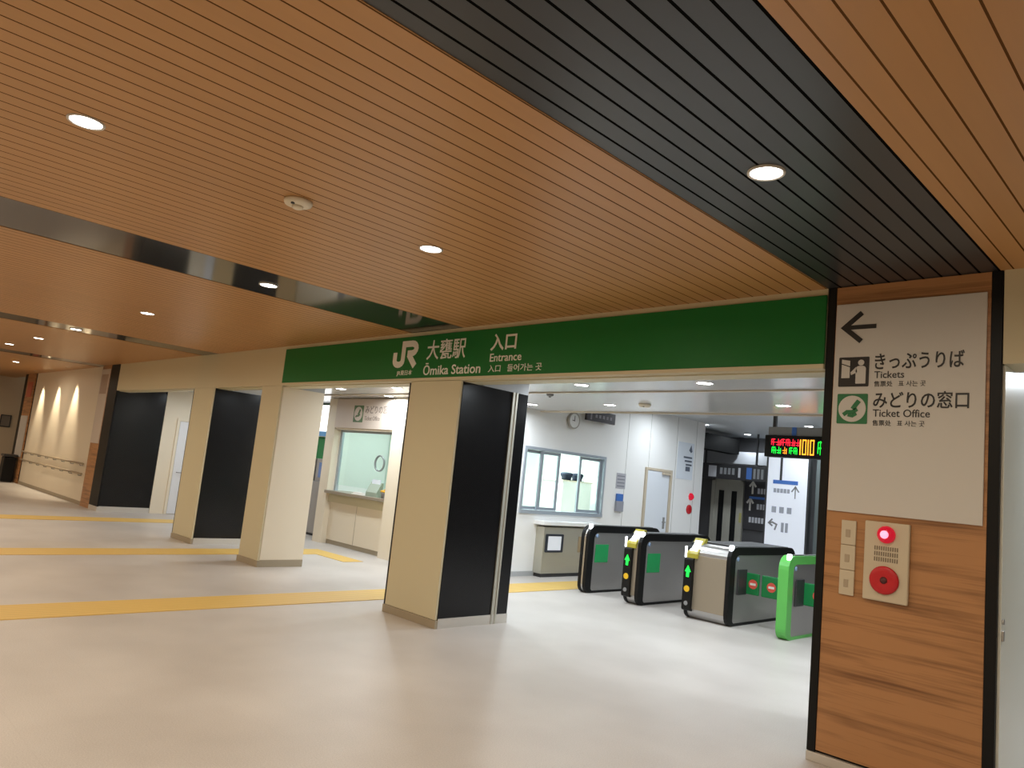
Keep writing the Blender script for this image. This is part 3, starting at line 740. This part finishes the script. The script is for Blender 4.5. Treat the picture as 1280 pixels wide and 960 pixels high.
# orange clock digits 1 0 1 0
dg = []
u = -4.81
for ch in '1010':
    if ch == '1': dg.append((u, u + .022, 2.41, 2.645)); u += .05
    else: dg += [(u, u + .018, 2.42, 2.635), (u + .062, u + .08, 2.42, 2.635), (u, u + .08, 2.41, 2.43), (u, u + .08, 2.625, 2.645)]; u += .105
led('orange_row', (1.0, .42, .03), dg)
led('green_mark', (0.01, .80, .05), glyphs(-4.455, 1, .10, 2.42, .21, .01))
MB().box(-5.0, -4.93, 11.02, 11.06, 2.70, 2.83).build('blue_tab', M_BLUE, lb)
MB().box(-5.38, -4.0, 11.03, 11.05, 2.705, 2.83).build('back_rail', M_GRAY, lb)

gp_ = thing('guide_panel', (-7.1, 15.5, 0), 'tall white guide panel with blue line and small arrows under the departure board', 'sign')
MB().box(-7.50, -6.62, 15.46, 15.6, 0.0, 2.78, .004).build('panel', mat('guide_white', (.78, .80, .86), .45, emit=(.72, .8, .95), estr=.2), gp_)
MB().box(-7.54, -7.50, 15.46, 15.6, 0.0, 2.78).box(-6.62, -6.58, 15.46, 15.6, 0, 2.78).build('panel_edge', M_DARK, gp_)
MB().box(-7.37, -6.82, 15.455, 15.46, 2.07, 2.15).build('blue_line', M_BLUE, gp_)
MB().box(-7.225, -7.175, 15.452, 15.46, 2.15, 2.70).build('dark_line', M_DARK, gp_)
f3 = FACE['-y'](15.46)
pa = MB(); pa.stroke([(-6.87, 1.78), (-6.87, 2.02)], .025, f3); pa.stroke([(-6.95, 1.92), (-6.87, 2.03), (-6.79, 1.92)], .03, f3)
pa.stroke([(-7.28, 1.08), (-7.24, 1.2), (-7.34, 1.24), (-7.40, 1.22)], .035, f3); pa.stroke([(-7.34, 1.31), (-7.42, 1.22), (-7.33, 1.16)], .035, f3)
pa.build('arrows', M_GRAY, gp_)
pr_ = MB()
for i in range(5): pr_.box(-7.35 + i * .075, -7.29 + i * .075, 15.457, 15.46, 1.88, 1.97)
for i in range(3): pr_.box(-7.37 + i * .17, -7.27 + i * .17, 15.457, 15.46, 1.45, 1.58)
for i in range(2): pr_.box(-7.14 + i * .09, -7.08 + i * .09, 15.457, 15.46, 1.05, 1.25)
pr_.build('printed_marking', mat('print_pale', (.35, .37, .42), .5), gp_)
tag(MB().box(-6.54, -4.2, 15.7, 15.8, 0, 3.28, .0).build('partition_panel', mat('partition_gray', (.16, .19, .19), .18)), 'gray glossy partition between the white guide panel and the pillar edge', 'partition')

# hanging dark sign before the elevator
hg = thing('overhead_sign', (-9.2, 17.0, 2.0), 'dark overhead sign with white symbols and a blue square before the elevator', 'sign')
MB().box(-10.3, -8.3, 17.0, 17.12, 2.12, 2.50, .005).build('sign_box', mat('sign_slate', (.028, .027, .03), .4), hg)
for x in (-10.0, -8.6): MB().box(x, x + .04, 17.04, 17.08, 2.5, 3.28).build('hanger', M_DARK, hg)
MB().box(-9.84, -9.62, 16.994, 17.0, 2.16, 2.44).build('white_square', mat('sign_pale', (.55, .56, .6), .5), hg)
MB().box(-9.02, -8.96, 16.994, 17.0, 2.18, 2.42).build('white_bar', mat('sign_pale', (0, 0, 0)), hg)
ws = MB()
for i in range(4): ws.box(-9.52 + i * .11, -9.45 + i * .11, 16.994, 17.0, 2.24, 2.40)
for i in range(3): ws.box(-8.62 + i * .1, -8.56 + i * .1, 16.994, 17.0, 2.18, 2.42)
ws.build('printed_marking', mat('sign_mid', (.25, .26, .27), .5), hg)
MB().box(-8.80, -8.66, 16.993, 17.0, 2.16, 2.44).build('blue_square', M_BLUE, hg)
# elevator
el = thing('elevator', (-9.85, 18.1, 0), 'dull metal elevator doors with two dark glass slits at the back of the concourse', 'elevator')
M_ELEV = mat('elevator_metal', (.46, .45, .39), .5, metal=.2)
MB().box(-10.36, -10.26, 18.12, 18.199, 0, 2.2).box(-9.52, -9.44, 18.12, 18.199, 0, 2.2).box(-10.36, -9.44, 18.12, 18.199, 2.1, 2.24).build('door_frame', M_ELEV, el)
for a, b in ((-10.26, -9.892), (-9.888, -9.52)):
    d_ = MB().box(a, b, 18.15, 18.195, 0.01, 2.1).build('door', M_ELEV, el)
    c_ = (a + b) / 2
    MB().box(c_ - .075, c_ + .075, 18.143, 18.15, .35, 1.85).build('glass_slit', mat('slit_dark', (.01, .011, .012), .15), d_)
MB().box(-9.51, -9.45, 18.10, 18.12, 1.05, 1.30).build('call_panel', mat('call_yellow', (.45, .42, .15), .4), el)
# dark wall sign with arrows
ds = thing('wall_sign', (-9.0, 18.15, 1.2), 'dark wall sign with white up arrows and blue bar right of the elevator', 'sign')
MB().box(-9.42, -8.3, 18.16, 18.199, .9, 2.3, .004).build('panel', mat('sign_slate2', (.04, .039, .044), .4), ds)
f4 = FACE['-y'](18.16)
aw = MB()
for (u, v) in ((-9.2, 1.98), (-9.25, 1.55)):
    aw.stroke([(u, v - .16), (u, v + .14)], .05, f4); aw.stroke([(u - .09, v + .03), (u, v + .15), (u + .09, v + .03)], .05, f4)
aw.build('arrows', M_LETW, ds)
MB().box(-9.28, -8.75, 18.155, 18.16, 1.70, 1.76).build('blue_bar', M_BLUE, ds)
aw = MB()
for r, v in ((4, 1.9), (5, 1.5), (5, 1.15)):
    for i in range(r): aw.box(-9.06 + i * .085 - (.2 if v < 1.3 else 0), -9.0 + i * .085 - (.2 if v < 1.3 else 0), 18.156, 18.16, v - .06, v + .08)
aw.build('printed_marking', mat('sign_pale', (0, 0, 0)), ds)

# ================================================================== TICKET OFFICE COUNTER (faces the hall at y = 7.9)
KY = 7.78
wo = thing('wall_office_front', (-11, 7.9, 0), 'cream office front wall', 'wall'); wo['kind'] = 'structure'
MB().box(-13.06, -12.76, KY, 8.02, 0, 2.82).build('pier', M_CREAM2, wo)
MB().box(-10.84, -8.872, KY, 8.02, 0, 2.82).build('pier', M_CREAM2, wo)
MB().box(-12.76, -10.84, KY + .02, 8.02, 2.21, 2.82).build('top_panel', M_CREAM2, wo)
ko = thing('ticket_counter', (-11.9, 7.9, 0), 'cream ticket office counter front with stone shelf below the greenish glass', 'counter')
MB().box(-12.76, -10.84, KY + .12, 8.02, .08, .965).build('counter_front', M_CREAM2, ko)
MB().box(-12.76, -10.84, KY + .13, 8.02, 0, .08).build('baseboard', M_BASE, ko)
MB().box(-11.83, -11.82, KY + .116, KY + .12, .08, .80).build('seam', mat('seam_tan', (.40, .33, .23), .6), ko)
MB().box(-12.76, -10.84, KY + .06, KY + .119, .80, .965).build('apron', M_CREAM, ko)
MB().box(-12.755, -10.845, KY - .06, 8.30, .966, 1.02, .006).build('shelf', mat('shelf_stone', (.30, .25, .19), .35), ko)
w2 = thing('window_2', (-11.8, 7.96, 1.021), 'greenish ticket office glass over the counter', 'window'); w2['kind'] = 'structure'
gf = MB().box(-12.76, -12.70, 7.93, 7.99, 1.021, 2.21).box(-12.70, -10.84, 7.93, 7.99, 2.17, 2.21)
gf.build('window_frame', M_ALU, w2)
gl = MB().box(-12.70, -10.84, 7.955, 7.965, 1.14, 2.17).build('glass', M_GLASSG, w2)
rr = MB(); rr.ring(circle(-11.36, 1.63, .15, 32), circle(-11.36, 1.63, .132, 32), 'y', 7.94, 7.98)
rr.build('speaking_ring', M_GRAY, gl)
# the counter inside, and the pale screen behind the glass
tag(MB().box(-12.94, -8.95, 9.25, 9.31, 0, 2.79).build('office_screen', M_TEAL), 'pale green partition behind the ticket office glass', 'partition')
# sign over the glass
ks = thing('counter_sign', (-11.8, KY, 2.24), 'beige sign with green emblem over the ticket office glass', 'sign')
MB().box(-12.755, -10.845, KY - .02, KY + .019, 2.24, 2.80, .004).build('board', mat('sign_beige', (.62, .52, .44), .5), ks)
fk = FACE['-y'](KY - .02)
ke = MB().prism(rrect(-12.12, -11.80, 2.36, 2.68, .01, 2), 'y', KY - .023, KY - .02).build('pictogram', mat('dull_green', (.10, .17, .07), .5), ks)
MB().prism(circle(-11.96, 2.52, .135, 28), 'y', KY - .026, KY - .023).build('disc', mat('sign_beige', (0, 0, 0)), ke)
ms = MB(); f5 = FACE['-y'](KY - .026)
ms.stroke([(-11.90, 2.60), (-11.93, 2.55), (-11.96, 2.50)], .045, f5); ms.stroke([(-12.04, 2.46), (-12.0, 2.48), (-11.95, 2.48), (-11.90, 2.51)], .035, f5)
ms.build('figure', MATS['dull_green'], ke)
lettering('lettering', 'みどりの窓口', (-11.74, -10.90, 2.53, 2.68), '-y', KY - .02, mat('print_brown', (.22, .17, .14), .5), ks, .01)
lettering('lettering', 'Ticket Office', (-11.74, -11.25, 2.40, 2.48), '-y', KY - .02, MATS['print_brown'], ks)
# things on the counter shelf
tr_ = thing('leaflet_stand', (-11.3, 7.86, 1.02), 'gray green leaflet stand on the ticket counter under the speaking ring', 'leaflet stand')
MB().prism([(7.80, 1.02), (7.93, 1.02), (7.93, 1.28), (7.90, 1.28), (7.80, 1.10)], 'x', -11.46, -11.12).build('body', mat('stand_green', (.30, .36, .28), .5), tr_)
MB().box(-11.42, -11.16, 7.885, 7.905, 1.20, 1.33).build('leaflet', M_PAPER, tr_)
pp = thing('paper_tray', (-11.72, 7.84, 1.02), 'low white paper tray on the ticket counter', 'tray')
MB().box(-11.86, -11.52, 7.76, 7.92, 1.02, 1.035, .003).build('tray', M_LETW, pp)
MB().box(-11.83, -11.55, 7.78, 7.90, 1.035, 1.065).build('papers', mat('paper_white', (.8, .78, .74), .6), pp)
ye = thing('flower_pot', (-10.97, 7.86, 1.02), 'small pot with yellow blooms at the end of the ticket counter', 'flower pot')
MB().lathe((-10.97, 7.86, 1.02), [(.04, 0), (.055, .09), (.058, .10), (.05, .10), (.048, .09)], 18).build('pot', M_GRAY, ye, True)
bl = MB()
for i in range(14):
    a = i * 2.4; r = .012 + .045 * ((i * 7) % 10) / 10
    bl.lathe((-10.97 + r * math.cos(a), 7.86 + r * math.sin(a), 1.135 + .035 * ((i * 3) % 5) / 5), [(.0, -.02), (.02, -.005), (.022, .008), (.0, .022)], 8)
bl.build('blooms', mat('bloom_yellow', (.75, .42, .03), .6), ye, True)

# ================================================================== LEFT BAY: TICKET MACHINES UNDER A LIT SIGN, DOOR
li = thing('lit_sign', (-15.2, 8.5, 2.1), 'bright white lit sign strip above the green ticket machine wall', 'sign')
MB().box(-17.3, -13.5, 8.48, 8.599, 2.08, 2.78, .005).build('housing', M_LETW, li)
MB().box(-17.28, -13.52, 8.472, 8.48, 2.20, 2.77).build('lit_face', mat('lit_white', (1, 1, 1), .5, emit=(.95, .98, 1), estr=1.6), li)
MB().box(-17.28, -13.52, 8.472, 8.48, 2.09, 2.195).build('blue_stripe', mat('stripe_blue', (.15, .40, .75), .5), li)
for i in range(4):
    x = -16.9 + i * .86
    v = thing('ticket_machine', (x + .38, 8.4, 0), ['gray ticket machine deep in the left bay, beside the bay wall', 'gray ticket machine in the left bay, second from the bay wall', 'gray ticket machine in the left bay, third from the bay wall', 'gray ticket machine in the left bay, beside the ticket office'][i], 'ticket machine', 'ticket machines in the left bay')
    MB().box(x, x + .78, 8.22, 8.599, 0.05, 1.12, .01).build('cabinet', mat('machine_gray', (.36, .34, .32), .4, metal=.3), v)
    MB().box(x + .02, x + .76, 8.25, 8.599, 0, .05).build('plinth', M_DARK, v)
    MB().box(x, x + .78, 8.40, 8.599, 1.121, 1.60, .008).build('head', mat('machine_gray', (0, 0, 0)), v)
    MB().box(x + .12, x + .60, 8.392, 8.401, 1.20, 1.52).build('screen', mat('machine_screen', (.05, .08, .16), .2, emit=(.15, .22, .4), estr=.4), v)
d2 = thing('door_2', (-17.49, 7.5, 0), 'pale door in the cream wall of the leftmost opening', 'door'); d2['kind'] = 'structure'
MB().box(-17.499, -17.48, 6.60, 7.50, 0.01, 2.12, .003).build('door_leaf', mat('door_pale', (.78, .78, .80), .45), d2)
MB().box(-17.499, -17.47, 6.53, 6.59, 0, 2.19).box(-17.499, -17.47, 7.51, 7.57, 0, 2.19).box(-17.499, -17.47, 6.59, 7.51, 2.13, 2.19).build('door_frame', M_CREAM2, d2)
MB().tube([(-17.48, 6.68, .95), (-17.43, 6.68, .95), (-17.43, 6.79, .95)], .01).build('door_handle', M_GRAY, d2)

# ================================================================== LEFT HALL: HANDRAIL, NOTICES, BIN
for z, lbh in ((.93, 'upper brown handrail along the washed cream wall'), (.70, 'lower brown handrail along the washed cream wall')):
    h = thing('handrail', (-22, 5.12, z), lbh, 'handrail', 'handrails on the washed wall')
    MB().tube([(-24.9, 5.12, z), (-18.9, 5.12, z)], .022, 12).build('rail', mat('rail_wood', (.40, .32, .22), .4), h, True)
    for i in range(8):
        x = -24.6 + i * .78
        MB().tube([(x, 5.195, z - .05), (x, 5.13, z - .05), (x, 5.12, z - .02)], .009, 8).build('bracket', M_GRAY, h, True)
ps = thing('tall_poster', (-18.42, 5.14, 1.43), 'tall pale poster board on the far wood clad pillar', 'poster')
MB().box(-18.72, -18.12, YF - .012, YF + .0015, 1.43, 3.12, .003).build('board', mat('poster_beige', (.60, .52, .45), .5), ps)
MB().box(-18.66, -18.18, YF - .014, YF - .012, 2.55, 3.0).build('picture', mat('poster_brown', (.40, .28, .20), .5), ps)
pn = thing('red_notice', (-25.45, 5.14, 1.1), 'notice board with reddish picture on the farthest wood clad pillar', 'notice')
MB().box(-25.85, -25.05, YF - .014, YF - .0005, .75, 1.95, .003).build('board', mat('board_gray', (.55, .52, .48), .5), pn)
MB().box(-25.7, -25.15, YF - .014, YF - .0005, 2.5, 2.95, .003).build('picture', mat('notice_red', (.50, .12, .07), .5), pn)
bn = thing('litter_bin', (-25.42, 4.95, 0), 'dark litter bin standing by the farthest wood clad pillar', 'bin')
MB().box(-25.62, -25.22, 4.8, 5.1, .03, .72, .03, 3).build('body', M_EDGE, bn)
MB().box(-25.64, -25.20, 4.78, 5.12, .73, .80, .02).build('lid', M_DARK, bn)
MB().box(-25.6, -25.24, 4.82, 5.08, 0, .03).build('plinth', M_DARK, bn)
pf = thing('framed_picture', (-28.97, 5.6, 1.5), 'small dark framed picture on the brown wall at the far left', 'picture')
MB().box(-28.999, -28.96, 5.2, 5.5, 1.55, 1.95, .004).build('frame', M_DARK, pf)
MB().box(-28.961, -28.955, 5.23, 5.47, 1.58, 1.92).build('printed_marking', mat('print_gray', (.2, .17, .14), .5), pf)
